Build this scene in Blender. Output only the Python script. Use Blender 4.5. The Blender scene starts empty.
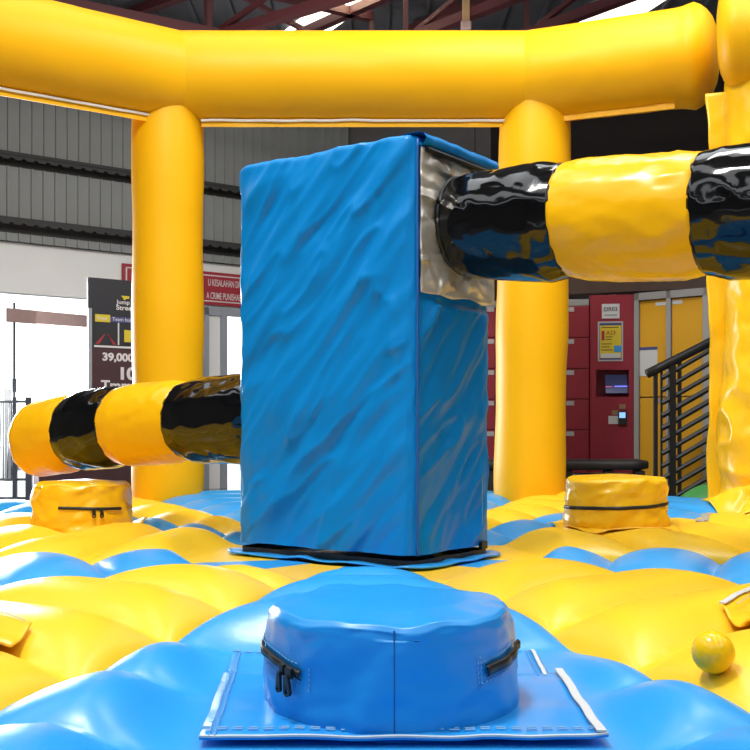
import bpy, math, random
from mathutils import Vector, noise, Matrix
C = bpy.context.scene.collection
PI = math.pi
R = math.radians
random.seed(4)

# ------------------------------------------------------------------ camera, world, lights, exposure
HZ = 428.0                                   # horizon row of the photograph
FOC = 1000.0
CZ = 1.1
cam_d = bpy.data.cameras.new('camera'); cam = bpy.data.objects.new('camera', cam_d); C.objects.link(cam)
cam.location = (0, 0, CZ); cam.rotation_euler = (R(90), 0, 0)
cam_d.sensor_width = 36; cam_d.sensor_height = 36; cam_d.sensor_fit = 'HORIZONTAL'
cam_d.lens = 36 * FOC / 750
cam_d.shift_y = (HZ - 375) / 750
cam_d.clip_end = 200
bpy.context.scene.camera = cam

sc = bpy.context.scene
sc.view_settings.view_transform = 'Standard'
sc.view_settings.look = 'None'
sc.view_settings.gamma = 1
sc.view_settings.use_curve_mapping = False
sc.view_settings.exposure = 0.08

w = bpy.data.worlds.new('world'); sc.world = w; w.use_nodes = True
bg = w.node_tree.nodes['Background']; bg.inputs[0].default_value = (0.93, 0.97, 1.0, 1); bg.inputs[1].default_value = 2.6

def light(name, kind, loc, rot, energy, color=(1, 1, 1), size=1, size_y=None, angle=None):
    d = bpy.data.lights.new(name, kind); d.energy = energy; d.color = color
    if kind == 'AREA':
        d.shape = 'RECTANGLE'; d.size = size; d.size_y = size_y or size
    if angle is not None: d.angle = angle
    o = bpy.data.objects.new(name, d); C.objects.link(o); o.location = loc; o.rotation_euler = rot
    return o
def aim(o, target):
    o.rotation_euler = (Vector(target) - Vector(o.location)).to_track_quat('-Z', 'Y').to_euler()
top_light = light('overhead_key', 'AREA', (-1.3, 2.6, 7.3), (0, 0, 0), 360, (1, 0.97, 0.92), 1.0, 1.0); aim(top_light, (0.3, 4.0, 0.5))  # added area light overhead, standing in for sun and skylight
door_light = light('door_daylight', 'AREA', (-5.6, 14.2, 2.0), (0, 0, 0), 900, (0.95, 0.98, 1), 4, 2.6); aim(door_light, (-1, 7, 1.6))
hall_fill = light('hall_fill', 'AREA', (-1.0, 11.0, 5.6), (0, 0, 0), 150, (1, 0.97, 0.92), 5, 1.5); aim(hall_fill, (-3.5, 17, 2.5))  # added fill, no fixture here; lifts the left wall and back hall
hall_fill2 = light('hall_fill', 'AREA', (2.0, 6.0, 7.3), (0, 0, 0), 200, (1, 0.97, 0.92), 3, 1.5); aim(hall_fill2, (3.0, 10.2, 1.5))  # second added fill, aimed at the locker side

# ------------------------------------------------------------------ helpers
def P(px, py, D):
    return Vector(((px - 375) / FOC * D, D, CZ - (py - HZ) / FOC * D))

class MB:
    def __init__(s): s.v = []; s.f = []
    def add(s, vs, fs):
        n = len(s.v); s.v += [tuple(v) for v in vs]; s.f += [tuple(i + n for i in f) for f in fs]; return s
    def box(s, c, size, rz=0.0):
        x, y, z = [k / 2 for k in size]; m = Matrix.Rotation(rz, 3, 'Z'); c = Vector(c)
        vs = [c + m @ Vector((a * x, b * y, d * z)) for a in (-1, 1) for b in (-1, 1) for d in (-1, 1)]
        return s.add(vs, [(0, 1, 3, 2), (4, 6, 7, 5), (0, 4, 5, 1), (2, 3, 7, 6), (0, 2, 6, 4), (1, 5, 7, 3)])
    def prism(s, base, ext):
        """base: ring of points; ext: extrusion vector"""
        n = len(base); ext = Vector(ext)
        vs = [Vector(b) for b in base] + [Vector(b) + ext for b in base]
        fs = [tuple(range(n - 1, -1, -1)), tuple(range(n, 2 * n))] + [(i, (i + 1) % n, (i + 1) % n + n, i + n) for i in range(n)]
        return s.add(vs, fs)
    def tube(s, pts, rad, n=12, cap=True, square=False):
        pts = [Vector(p) for p in pts]; rings = []
        for i, p in enumerate(pts):
            t = (pts[min(i + 1, len(pts) - 1)] - pts[max(i - 1, 0)]).normalized()
            up = Vector((0, 0, 1)) if abs(t.z) < 0.95 else Vector((0, 1, 0))
            a = t.cross(up).normalized(); b = a.cross(t).normalized()
            r = rad[i] if isinstance(rad, (list, tuple)) else rad
            rings.append([p + a * (r * math.cos(2 * PI * k / n + (PI / 4 if square else 0))) + b * (r * math.sin(2 * PI * k / n + (PI / 4 if square else 0))) for k in range(n)])
        vs = [v for rg in rings for v in rg]; fs = []
        for i in range(len(rings) - 1):
            for k in range(n):
                fs.append((i * n + k, i * n + (k + 1) % n, (i + 1) * n + (k + 1) % n, (i + 1) * n + k))
        if cap: fs.append(tuple(range(n - 1, -1, -1))); fs.append(tuple((len(rings) - 1) * n + k for k in range(n)))
        return s.add(vs, fs)
    def grid(s, rows, closed=False):
        m = len(rows); n = len(rows[0]); vs = [v for r in rows for v in r]; fs = []
        for i in range(m - 1):
            for k in range(n if closed else n - 1):
                fs.append((i * n + k, i * n + (k + 1) % n, (i + 1) * n + (k + 1) % n, (i + 1) * n + k))
        return s.add(vs, fs)
    def build(s, name, mat, parent=None, smooth=False, bevel=0.0, solid=0.0, subsurf=0):
        me = bpy.data.meshes.new(name); me.from_pydata(s.v, [], s.f); me.validate()
        import bmesh
        bm = bmesh.new(); bm.from_mesh(me); bmesh.ops.recalc_face_normals(bm, faces=bm.faces); bm.to_mesh(me); bm.free()
        me.update(); me.materials.append(mat)
        if smooth: me.polygons.foreach_set('use_smooth', [True] * len(me.polygons))
        o = bpy.data.objects.new(name, me); C.objects.link(o)
        if parent: o.parent = parent; o.matrix_parent_inverse = Matrix.Translation(-world_loc(parent))
        if solid:
            md = o.modifiers.new('s', 'SOLIDIFY'); md.thickness = solid; md.offset = 1
        if bevel:
            md = o.modifiers.new('b', 'BEVEL'); md.width = bevel; md.segments = 2; md.limit_method = 'ANGLE'
        if subsurf:
            md = o.modifiers.new('u', 'SUBSURF'); md.levels = subsurf; md.render_levels = subsurf
        return o
def world_loc(o):
    if o.type == 'MESH': return Vector((0, 0, 0))      # meshes are modelled in world space
    l = Vector(o.location)
    while o.parent: o = o.parent; l += Vector(o.location) if not o.type == 'MESH' else Vector((0, 0, 0))
    return l
def tag(o, label, cat, group=None, kind=None):
    o['label'] = label; o['category'] = cat
    if group: o['group'] = group
    if kind: o['kind'] = kind
    return o
def thing(name, loc, label, cat, group=None):
    o = bpy.data.objects.new(name, None); C.objects.link(o); o.location = loc; o.empty_display_size = 0.1
    return tag(o, label, cat, group)
def struct(o, label=None):
    o['kind'] = 'structure'
    if label: o['label'] = label
    return o
def lettering(txt, name, mat, parent, origin, right, up, size, align='LEFT', depth=0.002, bold=0.0, sx=1.0):
    cu = bpy.data.curves.new(name, 'FONT'); cu.body = txt; cu.size = size; cu.align_x = align; cu.align_y = 'CENTER'
    cu.extrude = depth; cu.offset = bold; cu.materials.append(mat)
    tmp = bpy.data.objects.new('tmp', cu); C.objects.link(tmp)
    bpy.context.view_layer.update()
    me = bpy.data.meshes.new_from_object(tmp.evaluated_get(bpy.context.evaluated_depsgraph_get()))
    bpy.data.objects.remove(tmp)
    right = Vector(right).normalized(); up = Vector(up).normalized(); nrm = right.cross(up)
    m = Matrix.Identity(4)
    for i in range(3):
        m[i][0] = right[i] * sx; m[i][1] = up[i]; m[i][2] = nrm[i]; m[i][3] = origin[i]
    me.transform(m); me.name = name
    o = bpy.data.objects.new(name, me); C.objects.link(o)
    if parent: o.parent = parent; o.matrix_parent_inverse = Matrix.Translation(-world_loc(parent))
    return o
def fbm(p, oct=3):
    s = 0; a = 1; p = Vector(p)
    for _ in range(oct): s += a * noise.noise(p); a *= 0.5; p = p * 2.03
    return s
def ridge(p):
    return 1 - abs(noise.noise(Vector(p))) * 2

# ------------------------------------------------------------------ materials
def mat_basic(name, col, rough=0.6, metal=0.0, spec=0.5, noise_amt=0.0, noise_scale=6.0, bump=0.0, bump_scale=20.0, emit=0.0,
              folds=None, coat=0.0, sss=0.0):
    m = bpy.data.materials.new(name); m.use_nodes = True; nt = m.node_tree; b = nt.nodes['Principled BSDF']
    b.inputs['Base Color'].default_value = (*col, 1); b.inputs['Roughness'].default_value = rough
    b.inputs['Metallic'].default_value = metal; b.inputs['Specular IOR Level'].default_value = spec
    b.inputs['Subsurface Weight'].default_value = sss; b.inputs['Subsurface Radius'].default_value = (.05, .03, .01); b.inputs['Coat Weight'].default_value = coat; b.inputs['Coat Roughness'].default_value = 0.12
    if emit:
        b.inputs['Emission Color'].default_value = (*col, 1); b.inputs['Emission Strength'].default_value = emit
    tc = nt.nodes.new('ShaderNodeTexCoord')
    if noise_amt:
        n = nt.nodes.new('ShaderNodeTexNoise'); n.inputs['Scale'].default_value = noise_scale; n.inputs['Detail'].default_value = 5
        nt.links.new(tc.outputs['Object'], n.inputs['Vector'])
        r = nt.nodes.new('ShaderNodeMapRange'); r.inputs['To Min'].default_value = 1 - noise_amt; r.inputs['To Max'].default_value = 1 + noise_amt
        nt.links.new(n.outputs['Fac'], r.inputs['Value'])
        mx = nt.nodes.new('ShaderNodeVectorMath'); mx.operation = 'SCALE'; mx.inputs[0].default_value = col
        nt.links.new(r.outputs['Result'], mx.inputs['Scale']); nt.links.new(mx.outputs[0], b.inputs['Base Color'])
    last = None
    if bump:
        n = nt.nodes.new('ShaderNodeTexNoise'); n.inputs['Scale'].default_value = bump_scale; n.inputs['Detail'].default_value = 3
        nt.links.new(tc.outputs['Object'], n.inputs['Vector'])
        bp = nt.nodes.new('ShaderNodeBump'); bp.inputs['Strength'].default_value = bump; bp.inputs['Distance'].default_value = 0.01
        nt.links.new(n.outputs['Fac'], bp.inputs['Height']); last = bp
    if folds:                                    # (rotation euler, scale vector, strength, distance): long creases of a loose fabric cover
        rot, scl, st, dist = folds
        mp = nt.nodes.new('ShaderNodeMapping'); mp.inputs['Rotation'].default_value = rot; mp.inputs['Scale'].default_value = scl
        nt.links.new(tc.outputs['Object'], mp.inputs['Vector'])
        n = nt.nodes.new('ShaderNodeTexNoise'); n.noise_type = 'RIDGED_MULTIFRACTAL'
        n.inputs['Scale'].default_value = 1.0; n.inputs['Detail'].default_value = 2.0; n.inputs['Distortion'].default_value = 0.5
        nt.links.new(mp.outputs[0], n.inputs['Vector'])
        bp = nt.nodes.new('ShaderNodeBump'); bp.inputs['Strength'].default_value = st; bp.inputs['Distance'].default_value = dist
        nt.links.new(n.outputs['Fac'], bp.inputs['Height'])
        if last: nt.links.new(last.outputs[0], bp.inputs['Normal'])
        last = bp
    if last: nt.links.new(last.outputs[0], b.inputs['Normal'])
    return m

YEL = (0.90, 0.47, 0.008); BLU = (0.035, 0.27, 0.66)
M = {}
M['mat_yellow'] = mat_basic('mat_yellow_vinyl', (0.92, 0.56, 0.022), 0.32, bump=0.12, bump_scale=9)
M['mat_blue'] = mat_basic('mat_blue_vinyl', (0.024, 0.31, 0.72), 0.33, bump=0.12, bump_scale=9)
M['beam_yellow'] = mat_basic('beam_yellow_vinyl', (0.92, 0.468, 0.003), 0.45, spec=0.25, folds=((0, 0, 0), (6, 3, 1.2), 0.10, 0.02))
M['drape_yellow'] = mat_basic('drape_yellow_vinyl', (0.92, 0.53, 0.008), 0.30, folds=((0.5, 0.3, 0.2), (5, 5, 3), 0.6, 0.03))
M['pod_yellow'] = mat_basic('pod_yellow_vinyl', (0.92, 0.52, 0.008), 0.24, folds=((0.6, 0.2, 0.3), (4, 4, 9), 0.6, 0.03))
M['pod_blue'] = mat_basic('pod_blue_vinyl', (0.012, 0.275, 0.69), 0.32, folds=((0.4, 0.1, 0.3), (3, 3, 8), 0.35, 0.02), bump=0.1, bump_scale=12)
M['sheet_blue'] = mat_basic('sheet_blue_vinyl', (0.02, 0.29, 0.72), 0.28, folds=((0, 0, 0.4), (5, 3, 3), 0.3, 0.02))
M['sheet_yellow'] = mat_basic('sheet_yellow_vinyl', (0.92, 0.53, 0.012), 0.3, folds=((0, 0, 0.4), (5, 3, 3), 0.3, 0.02))
M['tower_blue'] = mat_basic('tower_blue_vinyl', (0.003, 0.215, 0.57), 0.33, spec=0.22, bump=0.30, bump_scale=6)
M['silver'] = mat_basic('silver_fabric', (0.60, 0.55, 0.47), 0.30, metal=0.35, folds=((0.3, 0.7, 0.2), (7, 7, 11), 1.0, 0.07), bump=0.4, bump_scale=18)
M['arm_black'] = mat_basic('arm_black_vinyl', (0.003, 0.003, 0.0035), 0.09, spec=0.5, folds=((0.4, 0.5, 0.6), (3, 5, 8), 0.35, 0.03))
M['arm_yellow'] = mat_basic('arm_yellow_vinyl', (0.90, 0.47, 0.004), 0.24, spec=0.32, folds=((0.4, 0.5, 0.6), (3, 5, 8), 0.35, 0.03))
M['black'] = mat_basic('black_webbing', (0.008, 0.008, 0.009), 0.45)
M['white_thread'] = mat_basic('pale_thread', (0.16, 0.37, 0.62), 0.7)
M['grey_trim'] = mat_basic('grey_webbing', (0.55, 0.55, 0.55), 0.6)
M['webbing'] = mat_basic('dull_webbing', (0.33, 0.31, 0.26), 0.7)
M['white_trim'] = mat_basic('white_seam_line', (0.85, 0.85, 0.83), 0.5)
M['ball'] = mat_basic('ball_plastic', (0.95, 0.56, 0.006), 0.15, spec=0.45, sss=0.6)
M['seam_blue'] = mat_basic('blue_seam', (0.008, 0.10, 0.36), 0.5)
M['floor'] = mat_basic('polished_concrete', (0.16, 0.17, 0.18), 0.22, noise_amt=0.25, noise_scale=1.5)
M['ground'] = mat_basic('outdoor_concrete', (0.6, 0.6, 0.58), 0.8, noise_amt=0.1)
M['white_wall'] = mat_basic('white_plaster', (0.75, 0.75, 0.73), 0.85, noise_amt=0.05, noise_scale=2)
M['grey_metal'] = mat_basic('grey_corrugated_metal', (0.24, 0.25, 0.245), 0.7, noise_amt=0.08, noise_scale=4)
M['shade_metal'] = mat_basic('shadow_gap_metal', (0.03, 0.03, 0.03), 0.7)  # near-black tone puts the shadow gaps of the cladding into the colour
M['roof'] = mat_basic('roof_sheet', (0.09, 0.09, 0.10), 0.8)
M['red_steel'] = mat_basic('red_oxide_steel', (0.055, 0.007, 0.009), 0.6)
M['grey_wall'] = mat_basic('grey_plaster', (0.12, 0.115, 0.115), 0.9, noise_amt=0.1)
M['hall'] = mat_basic('hall_wall_paint', (0.12, 0.12, 0.12), 0.9)
M['recess_shade'] = mat_basic('dark_recess_wall', (0.012, 0.008, 0.007), 0.9, noise_amt=0.2)  # near-black brown carries the shade of the open recess in its colour
M['brown'] = mat_basic('brown_board', (0.06, 0.035, 0.025), 0.8, noise_amt=0.3)
M['skylight'] = mat_basic('skylight_sheet', (1.0, 0.97, 0.85), 0.5, emit=2.0)
M['locker_red'] = mat_basic('locker_red_paint', (0.25, 0.010, 0.026), 0.5)
M['locker_yellow'] = mat_basic('locker_yellow_paint', (0.62, 0.32, 0.008), 0.5)
M['locker_grey'] = mat_basic('locker_grey_paint', (0.30, 0.30, 0.30), 0.5)
M['paper'] = mat_basic('white_paper', (0.55, 0.56, 0.57), 0.8)
M['tag_paper'] = mat_basic('grey_paper_tag', (0.42, 0.40, 0.42), 0.8)
M['ink'] = mat_basic('dark_ink', (0.02, 0.02, 0.025), 0.7)
M['poster_yellow'] = mat_basic('poster_yellow', (0.62, 0.48, 0.02), 0.6)
M['poster_blue'] = mat_basic('poster_blue', (0.03, 0.27, 0.60), 0.6)
M['poster_red'] = mat_basic('poster_red', (0.35, 0.02, 0.03), 0.6)
M['navy'] = mat_basic('poster_navy', (0.05, 0.06, 0.20), 0.6)
M['screen'] = mat_basic('kiosk_screen', (0.05, 0.06, 0.14), 0.2, emit=0.35)
M['screen_line'] = mat_basic('kiosk_screen_line', (0.15, 0.18, 0.9), 0.3, emit=1.2)
M['screen_pink'] = mat_basic('kiosk_screen_pink', (0.7, 0.12, 0.3), 0.3, emit=0.7)
M['screen_blue'] = mat_basic('reader_screen', (0.25, 0.5, 0.95), 0.3, emit=0.9)
M['bench'] = mat_basic('bench_dark_padding', (0.018, 0.014, 0.014), 0.55)
M['rail'] = mat_basic('rail_black_paint', (0.007, 0.007, 0.007), 0.5)
M['green'] = mat_basic('green_vinyl', (0.06, 0.28, 0.07), 0.4)
M['wood'] = mat_basic('wood_board', (0.30, 0.20, 0.18), 0.8, noise_amt=0.15, noise_scale=8)
M['banner'] = mat_basic('banner_black', (0.014, 0.014, 0.020), 0.6)
M['banner_maroon'] = mat_basic('banner_maroon', (0.055, 0.018, 0.022), 0.6, noise_amt=0.3)
M['sign_red'] = mat_basic('sign_red', (0.34, 0.02, 0.035), 0.6)
M['sign_white'] = mat_basic('sign_white', (0.66, 0.62, 0.62), 0.7)
M['strap_tan'] = mat_basic('tan_strap', (0.28, 0.17, 0.08), 0.8, noise_amt=0.2)
M['frame_dark'] = mat_basic('dark_steel', (0.03, 0.035, 0.045), 0.5)
M['frame_grey'] = mat_basic('grey_steel', (0.30, 0.32, 0.36), 0.5)

# ------------------------------------------------------------------ large structure: the hall
ceil_z = 7.5
o = MB().box((0, 10, -0.05), (26, 32, 0.1)).build('floor', M['floor']); struct(o, 'dark polished concrete hall floor')
o = MB().box((-10, 40, -0.13), (60, 50, 0.02)).build('floor_outdoors', M['ground']); struct(o, 'pale outdoor paving beyond the hall doorway')

WO = Vector((-6.0, 16.0, 0)); WU = Vector((0.82, 0.573, 0)).normalized(); WN = Vector((WU.y, -WU.x, 0))      # wall runs along WU, WN faces the hall
def WP(u, z, n=0.0): return WO + WU * u + WN * n + Vector((0, 0, z))
def wall_u(px):
    k = (px - 375) / FOC; return (k * WO.y - WO.x) / (WU.x - k * WU.y)
def wslab(mb, u0, u1, z0, z1, n0, n1):
    mb.prism([WP(u0, z0, n0), WP(u1, z0, n0), WP(u1, z1, n0), WP(u0, z1, n0)], WN * (n1 - n0)); return mb
U0, U1 = -7.5, wall_u(343)
d1a, d1b = -4.5, wall_u(110); d2a, d2b = wall_u(223), wall_u(275)
top = 3.28
mb = MB()
wslab(mb, U0, U1, top, 4.09, -0.2, 0)
wslab(mb, U0, d1a, 0, top, -0.2, 0); wslab(mb, d1b, d2a, 0, top, -0.2, 0); wslab(mb, d2b, U1, 0, top, -0.2, 0)
wl = mb.build('wall_left', M['white_wall']); struct(wl, 'white lower hall wall with two doorways open to daylight')
def corrugated(mb, u0, u1, z0, z1, n):
    u = u0; rows = [[], []]; pitch = 0.19
    while u < u1:
        for du, dn in ((0, 0), (0.145, 0), (0.155, 0.03), (0.18, 0.03)):
            if u + du <= u1:
                rows[0].append(WP(u + du, z0, n + dn)); rows[1].append(WP(u + du, z1, n + dn))
        u += pitch
    mb.grid(rows)
mb = MB(); corrugated(mb, U0, U1, 5.40, ceil_z, 0.20); corrugated(mb, U0, U1, 4.38, 5.27, 0.16); corrugated(mb, U0, U1, 4.09, 4.22, 0.12)
o = mb.build('wall_left_cladding', M['grey_metal']); struct(o, 'grey corrugated metal cladding in lapped rows')
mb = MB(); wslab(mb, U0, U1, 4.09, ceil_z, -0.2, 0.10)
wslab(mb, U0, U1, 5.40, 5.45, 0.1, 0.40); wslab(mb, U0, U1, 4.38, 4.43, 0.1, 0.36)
o = mb.build('trim_1', M['shade_metal']); struct(o, 'ledges and shadow gaps, coloured dark, between the cladding rows')
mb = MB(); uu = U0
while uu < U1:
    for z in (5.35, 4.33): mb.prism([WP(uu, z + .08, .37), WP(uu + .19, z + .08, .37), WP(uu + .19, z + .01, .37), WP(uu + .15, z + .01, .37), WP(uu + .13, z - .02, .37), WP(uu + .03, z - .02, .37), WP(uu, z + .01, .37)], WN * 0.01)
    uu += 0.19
o = mb.build('trim_2', M['shade_metal']); struct(o, 'scalloped closure strip under the cladding ledges')
# door frames
mb = MB()
wslab(mb, d2a - 0.42, d2a - 0.30, 0, top, 0, 0.05); wslab(mb, d2a - 0.06, d2a + 0.06, 0, top, 0, 0.06); wslab(mb, d2a - 0.4, d2b, top - 0.14, top + .02, 0, 0.05)
o = mb.build('door_1', M['frame_grey']); struct(o, 'grey steel frame of the right doorway')
# back wall, square to the left wall
BO = WP(U1, 0); BU = Vector((0.954, -0.30, 0)).normalized(); BN = Vector((BU.y, -BU.x, 0))     # BN faces the hall
def BP(u, z, n=0.0): return BO + BU * u + BN * n + Vector((0, 0, z))
def bslab(mb, u0, u1, z0, z1, n0, n1):
    mb.prism([BP(u0, z0, n0), BP(u1, z0, n0), BP(u1, z1, n0), BP(u0, z1, n0)], BN * (n1 - n0)); return mb
mb = MB(); bslab(mb, -0.1, 2.95, 0, ceil_z, -0.2, 0); bslab(mb, 2.55, 2.65, 0, ceil_z, 0, 0.06)
o = mb.build('wall_back', M['grey_wall']); struct(o, 'grey back wall behind the tower')
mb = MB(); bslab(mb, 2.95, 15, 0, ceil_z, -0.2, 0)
o = mb.build('wall_right', M['recess_shade']); struct(o, 'near-black wall standing in for the shaded open area behind the lockers')
# the rest of the hall around the camera
pa_ = WP(U0, 0); pb_ = BP(15, 0)
mb = MB(); mb.box((pa_.x - .1, (pa_.y - 7) / 2, ceil_z / 2), (.2, pa_.y + 7, ceil_z))
o = mb.build('wall_side', M['hall']); struct(o, 'grey side wall of the hall beside the camera')
mb = MB(); mb.box(((pa_.x + pb_.x) / 2, -7.1, ceil_z / 2), (pb_.x - pa_.x, .2, ceil_z))
o = mb.build('wall_front', M['hall']); struct(o, 'grey hall wall behind the camera')
mb = MB(); mb.prism([(pb_.x, pb_.y, 0), (pb_.x, -7, 0), (pb_.x + .2, -7, 0), (pb_.x + .2, pb_.y, 0)], (0, 0, ceil_z))
o = mb.build('wall_far', M['hall']); struct(o, 'grey hall wall to the right of the camera')
# roof, trusses and skylights
rf = MB()
rf.box((0, 17.5, ceil_z + 0.06), (26, 17, 0.08))
for k in range(44): rf.box((-13 + 0.6 * k, 17.5, ceil_z), (0.06, 17, 0.06))
rf.box((-10.6, 1, ceil_z + .06), (4.8, 16, .08)); rf.box((11.2, 1, ceil_z + .06), (5.6, 16, .08))
for xx in (-6.6, -3.3, 0.0, 3.3, 6.6): rf.box((xx, 1, ceil_z + .06), (1.5, 16, .08))
o = rf.build('ceiling', M['roof']); struct(o, 'dark metal roof sheeting')
def skylight(n, pxa, pya, pxb, pyb, wd):
    z = ceil_z - 0.06
    def rp(px, py):
        D = (z - CZ) / ((HZ - py) / FOC); return Vector(((px - 375) / FOC * D, D, z))
    a, b = rp(pxa, pya), rp(pxb, pyb); d = (b - a).normalized(); s = Vector((d.y, -d.x, 0)) * wd / 2
    b = b + d * 1.5
    o = MB().prism([a - s, b - s, b + s, a + s], (0, 0, 0.03)).build('window_%d' % n, M['skylight']); struct(o, 'bright translucent skylight strip in the roof')
skylight(1, 302, 36, 335, 11, 0.62)
skylight(2, 341, 7, 362, -4, 0.62)
skylight(3, 600, 26, 648, -6, 0.75)
def zpt(px, py, z):
    D = (z - CZ) / ((HZ - py) / FOC); return Vector(((px - 375) / FOC * D, D, z))
def truss(n, a, b, h=0.75, ext=3.0, t=0.09, step=2.3, label=''):
    d = (b - a); d.z = 0; L = d.length; d.normalize(); a = a - d * ext; b = b + d * ext; L += 2 * ext
    mb = MB()
    for z in (0, h):
        mb.tube([a + Vector((0, 0, z)), b + Vector((0, 0, z))], t, 4, square=True)
    k = int(L / step); ups = Vector((0, 0, h))
    for i in range(k + 1):
        p = a + d * (L * i / k); mb.tube([p, p + ups], t * .55, 4, square=True)
        if i < k:
            q = a + d * (L * (i + 1) / k)
            if i % 2: mb.tube([p, q + ups], t * .5, 4, square=True)
            else: mb.tube([p + ups, q], t * .5, 4, square=True)
    o = mb.build('trim_%d' % n, M['red_steel']); struct(o, label)
tz = 6.6
truss(3, zpt(50, 0, tz), zpt(181, 27, tz), label='dark red roof truss running beside the left wall')
truss(4, zpt(228, 33, tz), zpt(328, 2, tz), label='dark red roof truss crossing above the beam')
truss(5, zpt(436, 28, tz), zpt(507, 0, tz), label='dark red roof truss crossing on the right')
truss(6, zpt(560, 22, tz), zpt(640, -8, tz), label='dark red roof truss at the far right')

# ------------------------------------------------------------------ the inflatable mat
MC = Vector((-0.05, 5.0, 0)); RM = 4.05
bounds = [-180, -151, -138, -128, -75, -47, -15.5, 17.5, 54, 80, 126, 145, 160, 180]
cols = ['b', 'y', 'b', 'y', 'b', 'y', 'b', 'y', 'b', 'y', 'b', 'y', 'b']
phase = [0.3, 0.1, 0.6, 0.35, 0.2, 0.723, 0.606, 0.03, 0.45, 0.2, 0.7, 0.4, 0.2]
PITCH = 0.47
pads = []     # (x, y, r, z) places pressed flat under a pedestal
def mat_z(x, y):
    dx, dy = x - MC.x, y - MC.y; r = math.hypot(dx, dy); th = math.degrees(math.atan2(dx, -dy))
    for i in range(len(cols)):
        if bounds[i] <= th <= bounds[i + 1]: break
    a0, a1 = bounds[i], bounds[i + 1]; tc = (a0 + a1) / 2; tc2 = tc
    q = r * math.cos(R(th - tc2))
    u = (q / PITCH + phase[i]) % 1.0
    p = max(0.0, 1 - abs(2 * u - 1) ** 2.1) ** 0.64
    e = min(r * math.sin(R(min(th - a0, 40))), r * math.sin(R(min(a1 - th, 40))))
    wd = 0.32
    b = min(1.0, max(0.0, e / wd)); b = math.sqrt(max(0.0, 1 - (1 - b) ** 2))
    z = 0.43 + 0.030 * b + 0.105 * p * b + 0.01 * noise.noise(Vector((x * 1.7, y * 1.7, 0)))
    rim = max(0.0, (r - (RM - 0.25)) / 0.25)
    z -= 0.16 * rim * rim
    for (cx, cy, cr, cz) in pads:
        d = math.hypot(x - cx, y - cy)
        if cr == 0.56: d = cr + max(-cr, math.hypot(max(0, abs(x - cx) - .44), max(0, (y - cy) - .42, (cy - y) - .80)) * 1.0 - .01)
        if d < cr + 0.22:
            k = 1.0 if d < cr else 0.5 + 0.5 * math.cos(PI * (d - cr) / 0.22)
            z = z * (1 - k) + cz * k
    return z
def ray_mat(px, py, lift=0.0):
    k = (px - 375) / FOC; s = (py - HZ) / FOC; D = 1.2
    while D < 12:
        if CZ - s * D <= mat_z(k * D, D) + lift: break
        D += 0.01
    return Vector((k * D, D, mat_z(k * D, D)))
PODS = [(0.038, 2.40, 0.430), (-1.755, 6.0, 0.478), (1.395, 5.8, 0.525)]
for (x, y, z) in PODS: pads.append((x, y, 0.44 if y < 3 else .27, z))
pads[0] = (0.05, 2.45, 0.56, 0.437)
pads.append((MC.x, MC.y, 0.80, 0.455))

mt = thing('inflatable_mat', (MC.x, MC.y, 0), 'large inflatable floor of puffy yellow and blue wedge cushions around the tower', 'inflatable mat')
for i in range(len(cols)):
    a0, a1 = bounds[i], bounds[i + 1]
    n = max(10, int((a1 - a0) / 1.0)); nr = 150; rows = []
    for j in range(nr + 1):
        r = 0.35 + (RM - 0.35) * j / nr; row = []
        for k in range(n + 1):
            s = k / n; s = 0.5 - 0.5 * math.cos(PI * s); s = 0.5 * s + 0.5 * k / n
            th = R(a0 + (a1 - a0) * s); x = MC.x + r * math.sin(th); y = MC.y - r * math.cos(th)
            thc = min(max(math.degrees(th), a0 + 1e-6), a1 - 1e-6); 
            row.append((x, y, mat_z(MC.x + r * math.sin(R(thc)), MC.y - r * math.cos(R(thc)))))
        rows.append(row)
    rows.append([(v[0], v[1], 0.02) for v in rows[-1]])
    MB().grid(rows).build('blue_panel' if cols[i] == 'b' else 'yellow_panel', M['mat_blue'] if cols[i] == 'b' else M['mat_yellow'], mt, smooth=True)

def strip_on_mat(pts, width, lift, name, mat, parent):
    """a webbing strip laid on the mat through ground points"""
    mb = MB(); rows = []
    pts = [Vector(p) for p in pts]; fine = []
    for a, b in zip(pts[:-1], pts[1:]):
        m = max(2, int((b - a).length / 0.04))
        fine += [a.lerp(b, t / m) for t in range(m)]
    fine.append(pts[-1])
    for i, p in enumerate(fine):
        t = (fine[min(i + 1, len(fine) - 1)] - fine[max(i - 1, 0)]); t.z = 0; t.normalize(); s = Vector((t.y, -t.x, 0)) * width / 2
        a, b = p - s, p + s
        z = max(mat_z(a.x, a.y), mat_z(b.x, b.y), mat_z(p.x, p.y)) + lift
        rows.append([(a.x, a.y, z), (b.x, b.y, z)])
    return MB().grid(rows).build(name, mat, parent, solid=0.004)
strip_on_mat([ray_mat(700, 522), ray_mat(710, 513)], 0.05, 0.004, 'webbing_patch', M['webbing'], mt)

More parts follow.
